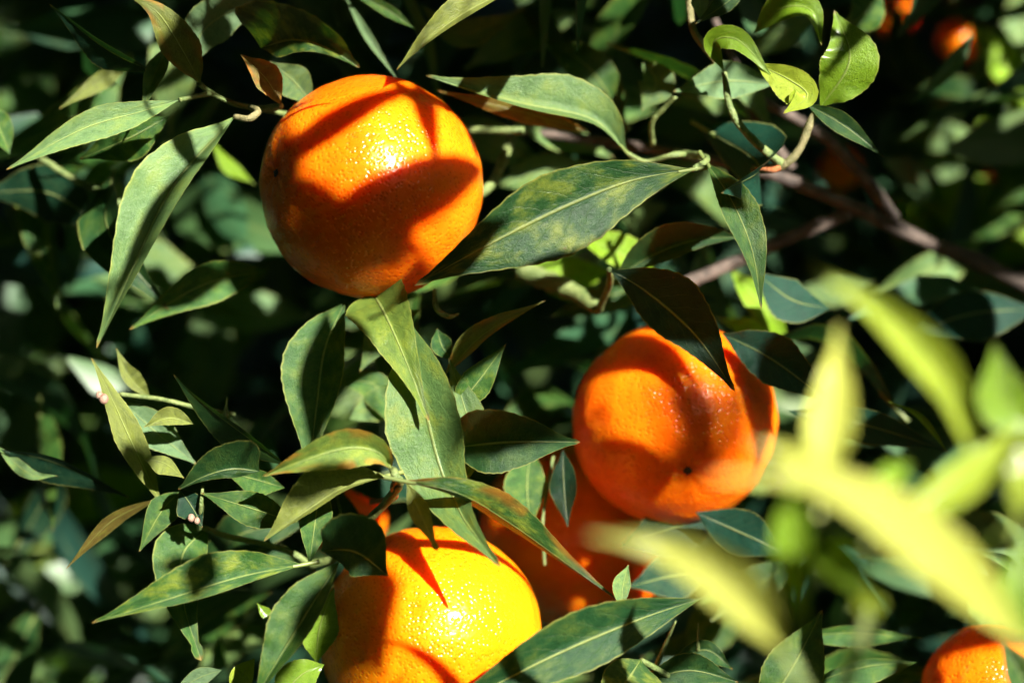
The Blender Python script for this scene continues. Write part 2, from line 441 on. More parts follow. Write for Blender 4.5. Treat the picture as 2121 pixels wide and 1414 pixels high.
leaf([(372,1018,-10),(332,1062,-4),(288,1142,0)], 34, 30, 14, 6, 'mid', .4)
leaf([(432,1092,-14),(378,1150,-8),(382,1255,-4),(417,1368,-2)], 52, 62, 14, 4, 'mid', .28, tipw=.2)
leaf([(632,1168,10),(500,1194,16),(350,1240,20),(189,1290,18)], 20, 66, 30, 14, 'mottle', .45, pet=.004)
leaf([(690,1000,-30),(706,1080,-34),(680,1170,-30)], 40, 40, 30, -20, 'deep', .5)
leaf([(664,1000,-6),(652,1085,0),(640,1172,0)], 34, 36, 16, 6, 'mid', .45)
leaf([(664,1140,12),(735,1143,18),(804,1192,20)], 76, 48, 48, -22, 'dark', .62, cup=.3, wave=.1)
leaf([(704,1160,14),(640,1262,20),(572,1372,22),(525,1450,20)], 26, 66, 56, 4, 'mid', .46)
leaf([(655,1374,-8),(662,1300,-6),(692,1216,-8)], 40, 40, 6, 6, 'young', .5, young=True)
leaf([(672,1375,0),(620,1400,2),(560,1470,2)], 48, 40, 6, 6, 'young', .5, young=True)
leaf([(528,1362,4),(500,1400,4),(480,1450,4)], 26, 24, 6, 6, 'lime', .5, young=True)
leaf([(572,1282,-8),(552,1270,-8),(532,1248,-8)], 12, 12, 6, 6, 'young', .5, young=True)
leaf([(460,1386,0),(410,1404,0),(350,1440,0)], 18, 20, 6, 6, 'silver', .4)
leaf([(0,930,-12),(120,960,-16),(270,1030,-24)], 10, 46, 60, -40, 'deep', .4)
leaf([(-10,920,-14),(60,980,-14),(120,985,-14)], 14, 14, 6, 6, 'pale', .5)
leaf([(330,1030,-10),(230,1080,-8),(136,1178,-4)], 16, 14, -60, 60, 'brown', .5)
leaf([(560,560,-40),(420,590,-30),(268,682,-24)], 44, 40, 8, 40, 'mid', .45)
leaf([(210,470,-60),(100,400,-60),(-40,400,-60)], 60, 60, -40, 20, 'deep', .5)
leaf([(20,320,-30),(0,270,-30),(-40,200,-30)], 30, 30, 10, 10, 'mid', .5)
# --- bottom, right of centre
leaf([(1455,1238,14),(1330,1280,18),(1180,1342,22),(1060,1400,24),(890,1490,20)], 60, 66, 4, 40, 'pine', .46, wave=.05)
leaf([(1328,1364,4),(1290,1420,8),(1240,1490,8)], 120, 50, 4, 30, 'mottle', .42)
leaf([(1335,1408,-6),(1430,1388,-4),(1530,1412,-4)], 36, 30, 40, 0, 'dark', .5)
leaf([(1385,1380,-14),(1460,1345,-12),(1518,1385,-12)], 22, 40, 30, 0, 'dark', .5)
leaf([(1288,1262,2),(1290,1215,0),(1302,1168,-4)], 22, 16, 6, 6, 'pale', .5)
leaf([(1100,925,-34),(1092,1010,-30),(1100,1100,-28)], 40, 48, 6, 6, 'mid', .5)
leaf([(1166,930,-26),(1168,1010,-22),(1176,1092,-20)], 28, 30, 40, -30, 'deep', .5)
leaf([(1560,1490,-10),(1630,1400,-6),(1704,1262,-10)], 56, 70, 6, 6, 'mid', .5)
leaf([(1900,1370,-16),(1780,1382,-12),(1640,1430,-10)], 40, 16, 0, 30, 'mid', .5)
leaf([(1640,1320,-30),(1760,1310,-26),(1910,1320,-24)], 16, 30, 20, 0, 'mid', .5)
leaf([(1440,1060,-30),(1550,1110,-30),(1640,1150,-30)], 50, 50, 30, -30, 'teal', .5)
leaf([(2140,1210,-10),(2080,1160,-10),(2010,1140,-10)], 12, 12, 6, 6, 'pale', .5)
# --- pale curled new leaves, upper right
leaf([(1698,225,-14),(1760,125,-6),(1728,22,-8)], 60, 62, 8, -8, 'young', .52, young=True, cup=.4)
leaf([(1560,70,-20),(1618,18,-12),(1680,22,-8),(1702,95,-8)], 34, 26, 6, 44, 'young', .5, young=True)
leaf([(1500,150,-10),(1478,88,-4),(1530,84,0),(1600,160,2)], 26, 24, 10, 10, 'young', .5, young=True)
leaf([(1562,130,0),(1640,168,4),(1672,200,6),(1622,236,6)], 30, 46, 14, 4, 'lime', .55, young=True)
leaf([(1605,175,-24),(1500,168,-22),(1394,190,-20)], 38, 42, 4, 8, 'silver', .5)
leaf([(1668,214,-14),(1750,262,-10),(1832,326,-8)], 24, 20, 20, 30, 'dark', .45)
leaf([(2015,70,-75),(1965,145,-70),(1884,220,-66)], 18, 18, 20, 20, 'silver', .4)
leaf([(1330,130,-40),(1360,170,-40),(1330,230,-40)], 40, 40, 6, 6, 'pale', .5)
leaf([(1820,-30,-50),(1790,30,-50),(1740,60,-50)], 40, 40, -30, 30, 'mid', .5)
leaf([(1560,-40,-10),(1500,10,-8),(1440,50,-8)], 18, 26, -30, 20, 'dark', .5)
leaf([(1445,-30,-8),(1450,10,-8),(1452,45,-8)], 18, 18, 6, 6, 'silver', .5)

# ------------------------------------------------------------------ branches and twigs
def tube(name, pts, rad, mat, parent=None, n=24, sides=8, kn=.18):
    sp = [P(*p) if not isinstance(p, Vector) else p for p in pts]
    me, o0 = tube_mesh(name, sp, [r * S if r > .5 else r for r in rad], n, sides, kn, len(bpy.data.meshes))
    return add(name, me, mat, parent or TREE, o0)
tube('twig', [(372,207,2),(405,200,-3),(438,193,-8)], [5,5,6], M_GREEN_TWIG)
tube('branch', [(1085,272,-66),(1280,298,-64),(1450,326,-62),(1600,362,-64),(1750,422,-70),(1900,492,-76),(2150,600,-84),(2500,800,-134)], [9,13,16,19,23,28,32], M_BARK, n=60)
tube('branch', [(1560,200,-60),(1690,270,-64),(1755,330,-68),(1812,395,-70),(1850,455,-74)], [11,13,15,18], M_BARK)
tube('branch', [(1408,592,-60),(1530,540,-64),(1640,490,-70),(1760,440,-72)], [15,15,16,18], M_BARK)
tube('branch', [(1480,40,-64),(1530,150,-64),(1570,250,-66),(1640,350,-68)], [9,10,12,14], M_BARK)
tube('twig', [(1500,150,-12),(1515,230,-12),(1560,290,-14),(1622,342,-18)], [7,8,9,10], M_GREEN_TWIG)
tube('twig', [(1698,222,-14),(1680,250,-14),(1655,310,-16),(1618,344,-18),(1560,352,-24)], [8,9,10,9], M_PALE_TWIG)
tube('twig', [(1618,344,-18),(1600,352,-17),(1566,350,-20)], [7,6,4], M_ORANGE_STALK)
tube('twig', [(1425,-60,-20),(1430,30,-20),(1440,70,-20),(1470,110,-22),(1500,150,-22)], [8,8,8,9], M_PALE_TWIG)
tube('twig', [(1300,318,-26),(1340,335,-28),(1400,320,-24),(1450,326,-38)], [5,6,7,8], M_GREEN_TWIG)
tube('twig', [(1438,350,0),(1465,330,-8),(1440,320,-22),(1400,316,-38)], [7,7,7,8], M_GREEN_TWIG)
tube('twig', [(1352,300,-38),(1350,255,-30),(1375,225,-26),(1400,200,-22)], [6,6,5], M_GREEN_TWIG)
tube('twig', [(412,172,-4),(436,192,-8),(490,216,-12),(590,236,-24),(720,260,-60),(1085,272,-42)], [6,6,7,9,9], M_GREEN_TWIG, n=40)
tube('twig', [(486,242,0),(515,246,2),(534,232,0),(520,222,-8)], [6,8,8,6], M_PALE_TWIG)
tube('twig', [(520,226,-10),(556,224,-8),(582,220,-4)], [8,8,7], M_GREEN_TWIG)
tube('twig', [(814,972,18),(822,990,20),(828,1000,16),(800,1040,4),(750,1090,-6),(700,1150,-20),(640,1170,-26)], [8,10,9,12,12,10], M_GREEN_TWIG, n=40)
tube('twig', [(822,990,20),(812,1010,14),(818,1030,0),(770,1040,-30)], [5,6,6], M_ORANGE_STALK)
tube('twig', [(246,816,-12),(330,826,-10),(400,842,-10),(486,858,-14)], [5,5,6,5], M_GREEN_TWIG)
tube('twig', [(420,1005,4),(416,1050,4),(412,1095,-6)], [3,5,6], M_GREEN_TWIG)
tube('twig', [(470,822,-8),(468,850,-8),(472,880,-10)], [1.5,5,6], M_GREEN_TWIG)
tube('twig', [(1146,945,-34),(1136,1000,-30),(1124,1080,-28),(1128,1170,-28)], [3.5,3.5,4], M_GREEN_TWIG)
tube('twig', [(1080,560,-60),(1180,600,-50),(1240,640,-40)], [24,22,16], M_GREEN_TWIG)
tube('twig', [(900,600,-16),(905,640,-14),(930,655,-14),(950,650,-16)], [5,6,6,2], M_GREEN_TWIG)
tube('twig', [(1240,640,-40),(1262,590,-24),(1262,558,-8)], [8,8,6], M_GREEN_TWIG)
tube('twig', [(1400,1285,-6),(1380,1330,-10),(1350,1400,-14)], [2,5,7], M_GREEN_TWIG)
tube('twig', [(1446,1290,-10),(1446,1345,-12)], [1.5,4], M_GREEN_TWIG)
tube('twig', [(80,325,-50),(150,370,-46),(230,410,-44),(330,470,-50)], [8,8,9], M_GREEN_TWIG)
tube('twig', [(1328,1366,2),(1420,1420,-10),(1500,1480,-20)], [6,7,9], M_GREEN_TWIG)
tube('twig', [(420,1092,-10),(470,1110,-20),(560,1130,-24),(640,1170,-26),(720,1300,-60),(760,1460,-90)], [6,7,8,10,12], M_GREEN_TWIG, n=40)
# buds
def bud(x, y, mm, r):
    verts = []; faces = []; n = 10; mrow = 8
    for i in range(mrow + 1):
        a = math.pi * i / mrow
        for s in range(n):
            b = 2 * math.pi * s / n
            k = 1 + .12 * math.cos(5 * b) * math.sin(a)
            verts.append(Vector((math.sin(a) * math.cos(b) * k, math.sin(a) * math.sin(b) * k, math.cos(a) * 1.25)) * r * S)
    for i in range(mrow):
        for s in range(n):
            faces.append((i * n + s, i * n + (s + 1) % n, (i + 1) * n + (s + 1) % n, (i + 1) * n + s))
    return add('bud', mesh('bud', verts, faces), M_BUD, TREE, P(x, y, mm))
for b in ((215, 826, 8, 9), (374, 860, -4, 6), (396, 1072, 4, 7), (408, 1078, 4, 6), (206, 818, 5, 7)): bud(*b)

# ------------------------------------------------------------------ mandarins
def peel_mesh(R, axis, oblate=.90, nu=150, nv=96, seed=0, dimple=.055, lump=.022):
    q = Vector((0, 0, 1)).rotation_difference(axis)
    verts = []; faces = []
    for i in range(nv + 1):
        th = math.pi * i / nv
        for j in range(nu):
            ph = 2 * math.pi * j / nu
            d = Vector((math.sin(th) * math.cos(ph), math.sin(th) * math.sin(ph), math.cos(th)))
            r = R / math.sqrt((d.x ** 2 + d.y ** 2) + (d.z / oblate) ** 2)
            e = min(th, math.pi - th)
            seg = math.cos(9 * ph + seed) * math.exp(-(e / .45) ** 2) * min(1, e / .1)
            r *= 1 - dimple * math.exp(-(e / .20) ** 2) - .0045 * seg
            if th > math.pi / 2: r *= 1 + .05 * math.exp(-(e / .42) ** 2) - .05 * math.exp(-(e / .16) ** 2)   # raised neck at the stalk end
            n1 = noise.noise(d * 1.6 + Vector((seed * 3.3, 0, 0))); n2 = noise.noise(d * 5 + Vector((0, seed * 2.1, 0)))
            n3 = noise.noise(d * 14 + Vector((0, seed, 4)))
            r *= 1 + lump * n1 + lump * .35 * n2 + .0035 * n3
            verts.append(q @ (d * r))
    for i in range(nv):
        for j in range(nu):
            faces.append((i * nu + j, i * nu + (j + 1) % nu, (i + 1) * nu + (j + 1) % nu, (i + 1) * nu + j))
    return mesh('peel', verts, faces)

def mandarin(x, y, mm, rpx, axis, label, seed, oblate=.9, detail=True, scar=True, group=None, lump=.022, ripe=1.0):  # ripe: green multiplier, used to paint sunlit yellow into the peel
    c = P(x, y, mm); R = rpx * S * c.y / D
    axis = Vector(axis).normalized()
    root = empty('mandarin', c); tagthing(root, label, 'mandarin', group)
    nu, nv = (150, 96) if detail else (72, 48)
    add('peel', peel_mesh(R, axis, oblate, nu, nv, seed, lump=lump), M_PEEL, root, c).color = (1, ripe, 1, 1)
    if scar:
        q = Vector((0, 0, 1)).rotation_difference(axis); z0 = R * oblate * (1 - .045)
        verts = [q @ Vector((0, 0, z0 + R * .020))]; n = 11
        for k in range(n):
            a = 2 * math.pi * k / n; rr = R * (.028 + .010 * math.sin(k * 2.3 + seed))
            verts.append(q @ Vector((rr * math.cos(a), rr * math.sin(a), z0 + R * .012)))
        for k in range(n):
            a = 2 * math.pi * k / n
            verts.append(q @ Vector((R * .045 * math.cos(a), R * .045 * math.sin(a), z0 - R * .02)))
        f = [(0, 1 + k, 1 + (k + 1) % n) for k in range(n)] + [(1 + k, 1 + n + k, 1 + n + (k + 1) % n, 1 + (k + 1) % n) for k in range(n)]
        add('blossom_scar', mesh('blossom_scar', verts, f), M_SCAR, root, c)
    # calyx star and stalk at the other pole
    q = Vector((0, 0, 1)).rotation_difference(-axis); z0 = R * oblate * .955
    verts = [q @ Vector((0, 0, z0 + R * .05))]; n = 20
    for k in range(n):
        a = 2 * math.pi * k / n; rr = R * (.085 if k % 4 else .15)
        verts.append(q @ Vector((rr * math.cos(a), rr * math.sin(a), z0 + R * .03)))
    verts += [q @ Vector((R * .05 * math.cos(2 * math.pi * k / n), R * .05 * math.sin(2 * math.pi * k / n), z0 - R * .06)) for k in range(n)]
    f = [(0, 1 + k, 1 + (k + 1) % n) for k in range(n)] + [(1 + k, 1 + n + k, 1 + n + (k + 1) % n, 1 + (k + 1) % n) for k in range(n)]
    add('calyx', mesh('calyx', verts, f), M_GREEN_TWIG, root, c)
    a0 = c - axis * R * oblate * .94; a1 = c - axis * R * 1.25 + Vector((0, .004, .006)); a2 = c - axis * R * 1.5 + Vector((0, .012, .022))
    me, o0 = tube_mesh('stalk', [a0, a1, a2], [.0016, .0014, .0016], 10, 8, .1, seed)
    add('stalk', me, M_GREEN_TWIG, root, o0)
    return c, R

O1 = mandarin(768, 388, -20, 231, (-.84, -.52, .10), 'large ripe mandarin striped by leaf shadows, its lower side against the wide mottled leaf', 1, .99)
O2 = mandarin(1399, 876, -46, 214, (.07, -.86, -.47), 'ripe mandarin with a dark blossom scar facing out, overhung by a dark drooping leaf', 2, .93)
O3 = mandarin(893, 1316, -25, 230, (.10, -.25, -.95), 'brightly sunlit yellow-orange mandarin with sparkling glints below the forked hanging leaves', 3, .97, scar=False, ripe=1.4)  # ripe yellows this peel, standing in for full sunlight
mandarin(1195, 1110, -95, 205, (-.2, -.4, -.9), 'large dark red mandarin in deep shade tucked behind the fruit with the blossom scar', 4, .93)
mandarin(716, 1080, -110, 84, (-.2, -.4, -.9), 'small shaded red mandarin glimpsed between leaves beside a pale green stalk', 5, .93, detail=False)
mandarin(2062, 1436, -30, 150, (-.3, -.6, -.7), 'bumpy orange mandarin half hidden under the blurred yellow-green shoot', 6, .93, lump=.04)
# ------------------------------------------------------------------ the young shoot in front
def fg(pts, wl, wr, tl, tr, c='lime', peak=.45, **k):
    return leaf(pts, wl, wr, tl, tr, c, peak, parent=SHOOT, young=True, tipw=.12, nu=24, pet=.004, **k)
fg([(2015,955,172),(1965,800,176),(1835,655,180),(1662,545,182)], 40, 46, 0, 36, 'lime', .45)
fg([(1700,1030,190),(1728,850,186),(1738,668,180)], 56, 46, -8, 40, 'gold', .42)
fg([(2140,1350,192),(1960,1150,208),(1720,1000,218),(1460,985,222)], 66, 58, 36, -12, 'gold', .45)
fg([(1720,990,200),(1640,940,206),(1550,915,208)], 22, 22, 10, 10, 'gold', .45)
fg([(1632,1362,196),(1530,1225,202),(1385,1135,206),(1212,1106,208)], 56, 56, 0, 44, 'gold', .42)
fg([(1820,1110,186),(1980,995,180),(2125,872,172)], 34, 50, 0, 36, 'lime', .5)
fg([(1665,970,190),(1640,1120,186),(1664,1320,180)], 40, 42, 30, 0, 'young', .45)
fg([(2160,900,150),(2085,830,150),(2060,712,150)], 60, 50, 6, 6, 'young', .5)
fg([(2105,1080,184),(2128,980,184),(2150,880,180)], 40, 40, 6, 6, 'lime', .5)
fg([(1790,1010,180),(1835,990,180),(1885,958,176)], 24, 24, 6, 6, 'young', .5)
fg([(1720,1090,186),(1740,1160,180),(1790,1240,176)], 50, 50, 40, -30, 'young', .5)
fg([(1790,1200,176),(1800,1245,172),(1790,1300,168)], 34, 34, 0, 0, 'lime', .5)
fg([(2060,1110,176),(2010,1160,170),(1950,1210,166)], 30, 24, 30, 10, 'young', .5)
fg([(2150,1330,176),(2110,1240,176),(2130,1100,172)], 40, 40, 20, 10, 'young', .5)
tube('stem', [(1700,1000,196),(1850,1080,192),(2000,1200,188),(2120,1340,188),(2200,1500,186),P(2250,2200,170),Vector((.17,.44,.0))], [6,9,11,13,15,24,30], M_GREEN_TWIG, SHOOT, n=50)
tube('stem', [(1700,1000,196),(1690,1020,190),(1665,970,190)], [8,7,7], M_GREEN_TWIG, SHOOT)
tube('stem', [(1800,1250,170),(1775,1350,166),(1755,1450,166),(1850,1800,170)], [10,12,13,14], M_GREEN_TWIG, SHOOT)
tube('stem', [(1820,1110,186),(1850,1080,192)], [7,8], M_GREEN_TWIG, SHOOT)
tube('stem', [(1632,1362,196),(1700,1500,190),(1850,1800,170),(2000,2400,170)], [9,10,14,16], M_GREEN_TWIG, SHOOT)

leaf([(2160,1470,70),(2112,1395,72),(2072,1322,70)], 30, 34, 10, 20, 'mid', .5)
# ------------------------------------------------------------------ leaves added out of frame, overhanging from above, to throw the stripes of shade
def on_fruit(x, y, fruit):
    c, R = fruit; dirv = (P(x, y, 0) - CAM).normalized()
    oc = CAM - c; b = oc.dot(dirv); cc = oc.dot(oc) - R * R; h = b * b - cc
    return CAM + dirv * (-b - math.sqrt(h)) if h > 0 else CAM + dirv * (-b)
def shade_leaf(pts, fruit, dist, wl, wr, c='mid', peak=.45):
    sp = [on_fruit(x, y, fruit) + SUN * dist for x, y in pts]
    return leaf(sp, wl * D / sp[1].y, wr * D / sp[1].y, 10, 10, c, peak, front=SUN, nu=24, pet=.008)
shade_leaf([(545,385),(660,275),(780,205),(900,180)], O1, .36, 32, 34)
shade_leaf([(870,150),(885,230),(900,300),(905,370)], O1, .38, 28, 34)
shade_leaf([(1010,352),(860,395),(730,440),(590,520)], O1, .42, 66, 60)
shade_leaf([(560,420),(660,510),(760,500),(870,590)], O1, .43, 44, 34)
shade_leaf([(800,160),(850,195),(930,225),(980,300)], O1, .40, 30, 26)

shade_leaf([(545,450),(660,560),(820,600)], O1, .44, 44, 30)
shade_leaf([(565,280),(585,390),(600,500)], O1, .41, 26, 22)
shade_leaf([(1525,690),(1578,830),(1560,1000)], O2, .40, 62, 50)
shade_leaf([(1170,760),(1240,715),(1330,680)], O2, .25, 26, 30)
shade_leaf([(690,1170),(750,1290),(790,1430)], O3, .46, 66, 60)
shade_leaf([(700,1420),(720,1330),(700,1200)], O3, .48, 50, 50)
leaf([(1490,1055,-44),(1400,1092,-40),(1285,1130,-38)], 62, 66, 10, 10, 'deep', .5)  # two leaves added behind the shoot to darken the deep-shade fruit
leaf([(1480,1180,-44),(1400,1190,-40),(1300,1215,-36)], 52, 56, 10, 10, 'deep', .5)
O5 = (P(712,1085,-110), 104*S*1.16); O4 = (P(1195,1110,-95), 205*S*1.14)
shade_leaf([(640,1090),(720,1060),(810,1050)], O5, .032, 80, 80, 'deep')  # hidden leaf added close by to keep the small fruit dark
shade_leaf([(1050,1110),(1105,1210),(1190,1280)], O4, .30, 110, 100)
shade_leaf([(1060,1060),(1080,1160),(1100,1270)], O4, .34, 90, 90)
def image_xy(p):
    k = D / (p.y * S)
    return 1060.5 + (p.x - CAM.x) * k, 707 - (p.z - CAM.z) * k
def near_ray(p, q, c):                        # distance of c from the sun ray through p
    w = c - p
    return (w - SUN * w.dot(SUN)).length
def shade_at(pts, dist, w):  # unseen leaf added sunward to shade the given points
    sp = [P(*p) + SUN * dist for p in pts]
    return leaf(sp, w * D / sp[1].y, w * D / sp[1].y, 10, 10, 'mid', .48, front=SUN, nu=16, pet=.008)
for pts, dist, w in (
    ([(325,250,5),(375,310,5),(425,370,5)], .20, 22), ([(690,620,-10),(665,780,-8),(640,960,-8)], .32, 46), ([(1062,120,8),(1074,180,8),(1088,235,8)], .16, 15),
    ([(445,285,8),(335,415,10),(262,570,12),(207,700,10)], .25, 17), ([(950,905,6),(1060,880,12),(1190,905,10)], .38, 40), ([(435,1130,18),(412,1190,18),(392,1260,18)], .42, 38), ([(235,970,0),(290,945,0),(345,925,0)], .37, 42), ([(325,1175,-5),(375,1165,-5),(440,1160,-5)], .43, 26),
    ([(550,1050,15),(630,1020,15),(720,1005,15)], .38, 24), ([(700,1170,18),(650,1280,20),(600,1420,20)], .46, 42),
    ([(1275,570,-8),(1400,640,-8),(1510,740,-6)], .26, 60), ([(850,590,10),(950,525,10),(1040,470,8)], .25, 46), ([(1455,330,0),(1490,390,0),(1540,450,0)], .21, 40),
    ([(670,1110,15),(740,1130,18),(810,1170,18)], .41, 58), ([(560,80,14),(640,60,16),(720,110,16)], .13, 40), ([(945,700,8),(948,830,10),(952,960,14)], .34, 24),
    ([(1090,880,8),(1030,900,8),(960,930,8)], .36, 40), ([(300,640,-24),(400,590,-28),(500,560,-34)], .28, 36), ([(420,20,-20),(450,70,-20),(480,120,-20)], .12, 26),
):
    shade_at(pts, dist, w)
for pts, dist, w in (([(1640,370,-68),(1760,430,-70),(1880,490,-76)], .30, 44), ([(1900,480,-76),(2010,540,-80),(2140,600,-84)], .33, 46), ([(1560,530,-64),(1640,490,-68),(1720,455,-70)], .27, 34),
    ([(1300,290,-64),(1400,310,-62),(1500,330,-62)], .22, 30), ([(1150,270,-66),(1210,285,-66),(1290,300,-64)], .24, 26)):
    shade_at(pts, dist, w)
rd = random.Random(21); nd = 0  # random unseen leaves added to dapple the view with shade
while nd < 26:
    tx, ty, tm = rd.uniform(-40, 2160), rd.uniform(-40, 1440), rd.uniform(-40, 10)
    p = P(tx, ty, tm) + SUN * rd.uniform(.16, .48)
    x, y = image_xy(p)
    if p.y < .08 or (-420 < x < 2560 and -420 < y < 1840): continue
    if any(near_ray(p, SUN, c) < R + .022 for c, R in (O1, O2, O3)): continue
    if any(near_ray(p, SUN, P(*q)) < .028 for q in ((850,850,8),(850,950,8),(820,730,8),(1740,120,-6),(1640,190,0),(1565,520,4),(1100,1090,4),(300,1240,18),(600,960,20),(1080,200,-15),(240,450,8),(200,270,8),(1200,440,5),(1700,1000,215),(1400,1150,210),(1850,700,180),(1920,770,178),(1720,600,182),(2000,1180,205),(1550,1250,208),(1730,800,186))): continue
    d = (Vector((rd.gauss(-.4, .7), rd.gauss(0, .4), rd.gauss(-.4, .5)))).normalized()
    leaf([p - d * .032, p + Vector((0, 0, .004)), p + d * .032], 78, 78, 12, 12, 'mid', .45, front=SUN, nu=16, pet=.008)
    nd += 1

# ------------------------------------------------------------------ fill leaves: shared blades, placed one by one behind the ones above
protos = []
for k in range(10):
    Lh = .056 + .003 * (k % 5); bend = (-1) ** k * (.004 + .0012 * k)
    sp = [Vector((0, 0, 0)), Vector((Lh * .5, 0, bend + .006)), Vector((Lh, bend * .6, -.004))]
    me, _ = leaf_mesh(sp, Vector((0, 0, 1)), .0092 + .0006 * (k % 4), .0092 + .0006 * (k % 3), 14 + 4 * (k % 4), 10 + 5 * (k % 3), .46, .1, 14, 2, .07, 300 + k, .12, .0012)
    me.materials.append(M_LEAF); protos.append(me)

def orient(d, n):
    d = d.normalized(); n = (n - d * n.dot(d)).normalized(); s = n.cross(d)
    return Matrix((d, s, n)).transposed()

def rand_dir(r):
    while True:
        v = Vector((r.uniform(-1, 1), r.uniform(-1, 1), r.uniform(-1, 1)))
        if .1 < v.length < 1: return v.normalized()

fill_cols = ['dark', 'deep', 'teal', 'mid', 'mid', 'dark', 'mottle', 'pale']
def fill_leaf(p, d, n, c, scale, parent):
    o = bpy.data.objects.new('leaf', protos[rng.randrange(len(protos))]); col.objects.link(o)
    o.parent = parent
    o.matrix_local = Matrix.Translation(p - Vector(parent.location)) @ orient(d, n).to_4x4() @ Matrix.Scale(scale, 4)
    o.color = COL[c]
    return o

fruit_keep = [(O1[0], O1[1] * 1.02), (O2[0], O2[1] * 1.02), (O3[0], O3[1] * 1.02)]
def clear_of_fruit(p, L=.03):
    return all((p - c).length > r + L for c, r in fruit_keep)
count = 0
while count < 62:
    x = rng.uniform(-150, 2270); y = rng.uniform(-150, 1560); mm = -rng.uniform(45, 210)
    p = P(x, y, mm)
    if not clear_of_fruit(p, .02): continue
    d = Vector((rng.gauss(-.2, .8), rng.gauss(0, .45), rng.gauss(-.25, .6)))
    n = (SUN * rng.uniform(-.1, 1.0) + rand_dir(rng) * .9)
    fill_leaf(p, d, n, fill_cols[rng.randrange(8)], rng.uniform(.8, 1.15), TREE); count += 1

# far leaves that nobody could count: one mass per tree
def foliage(name, n, sampler, parent, r, scale=(.85, 1.2), width=.26):
    verts = []; faces = []; uvs = []
    for _ in range(n):
        p, d, nn = sampler(r)
        m = orient(d, nn); L = .06 * r.uniform(*scale); w = L * width * r.uniform(.8, 1.15)
        b = len(verts); bend = r.uniform(-.12, .16) * L; fold = r.uniform(.1, .5)
        rows = ((0, .10), (.22, .80), (.48, 1.0), (.75, .62), (1.0, .06))
        for u, ww in rows:
            zc = bend * 4 * u * (1 - u)
            for s in (-1, 0, 1):
                verts.append(p + m @ Vector((u * L, s * ww * w * .5, zc + abs(s) * ww * w * .5 * fold))); uvs.append((u, .5 + .49 * s))
        for i in range(4):
            for k in range(2):
                a = b + i * 3 + k
                faces.append((a, a + 1, a + 4, a + 3))
    o0 = Vector(parent.location)
    me = mesh(name, [v - o0 for v in verts], faces, True, uvs)
    o = add(name, me, None, parent, o0); o['kind'] = 'stuff'
    return o

def foliage_material(name, cols, trans=.2):
    m, nt, N, L = nodes_of(name)
    out = N.new('ShaderNodeOutputMaterial'); geo = N.new('ShaderNodeNewGeometry')
    ramp = N.new('ShaderNodeValToRGB'); L.new(geo.outputs['Random Per Island'], ramp.inputs[0])
    e = ramp.color_ramp.elements
    e[0].position = 0; e[0].color = (*cols[0], 1); e[1].position = 1; e[1].color = (*cols[-1], 1)
    for i, c in enumerate(cols[1:-1]):
        x = e.new((i + 1) / (len(cols) - 1)); x.color = (*c, 1)
    uv = N.new('ShaderNodeUVMap'); uv.uv_map = 'UVMap'
    n1 = noise_tex(nt, uv.outputs[0], 3.0, 3)
    c = mix_col(nt, math_node(nt, 'MULTIPLY', smooth_node(nt, n1, .5, .7), .3), ramp.outputs[0], (.16, .18, .05))
    p = N.new('ShaderNodeBsdfPrincipled'); L.new(c, p.inputs['Base Color']); p.inputs['Roughness'].default_value = .45
    tr = N.new('ShaderNodeBsdfTranslucent'); L.new(mix_col(nt, 1.0, c, (1.3, 1.9, .8), 'MULTIPLY'), tr.inputs['Color'])
    mx = N.new('ShaderNodeMixShader'); mx.inputs[0].default_value = trans
    L.new(p.outputs[0], mx.inputs[1]); L.new(tr.outputs[0], mx.inputs[2]); L.new(mx.outputs[0], out.inputs[0])
    return m
M_FOL = foliage_material('far_foliage', [(.010, .042, .026), (.016, .060, .032), (.028, .082, .030), (.013, .050, .036), (.046, .100, .030), (.07, .11, .03), (.016, .055, .034)])
rf = random.Random(5)

def near_mass(r):
    # inner crown of the fruiting tree: a deep layer behind the fruit, wider than the view
    d = r.uniform(.77, 1.35)
    x = r.uniform(-.42, .48) * d / .8; z = CAM.z + r.uniform(-.36, .34) * d / .8
    return Vector((x, d, z)), Vector((r.gauss(-.1, .8), r.gauss(0, .6), r.gauss(-.3, .5))), SUN * r.uniform(-.2, .7) + rand_dir(r)
def far_mass(r):
    d = r.uniform(1.6, 2.9)
    a = r.uniform(-.52, .52)
    return Vector((d * math.sin(a) * 1.1, d, CAM.z + r.uniform(-1.2, 1.0))), Vector((r.gauss(0, .8), r.gauss(0, .6), r.gauss(-.3, .5))), SUN * r.uniform(-.1, .8) + rand_dir(r)
o = foliage('foliage', 5200, near_mass, TREE, rf); o.data.materials.append(M_FOL)
o = foliage('foliage', 36000, far_mass, BACKTREE, rf, (1.2, 2.0)); o.data.materials.append(M_FOL)

def back_wall(r):
    a = r.uniform(-.5, .5); d = r.uniform(2.9, 3.3)
    return Vector((d * math.sin(a) * 1.1, d, CAM.z + r.uniform(-1.3, 1.2))), Vector((r.gauss(0, .8), r.gauss(0, .3), r.gauss(-.3, .6))), Vector((0, -1, .3)) + rand_dir(r) * .5
o = foliage('foliage', 5200, back_wall, BACKTREE, rf, (3.0, 4.2), .34); o.data.materials.append(M_FOL)

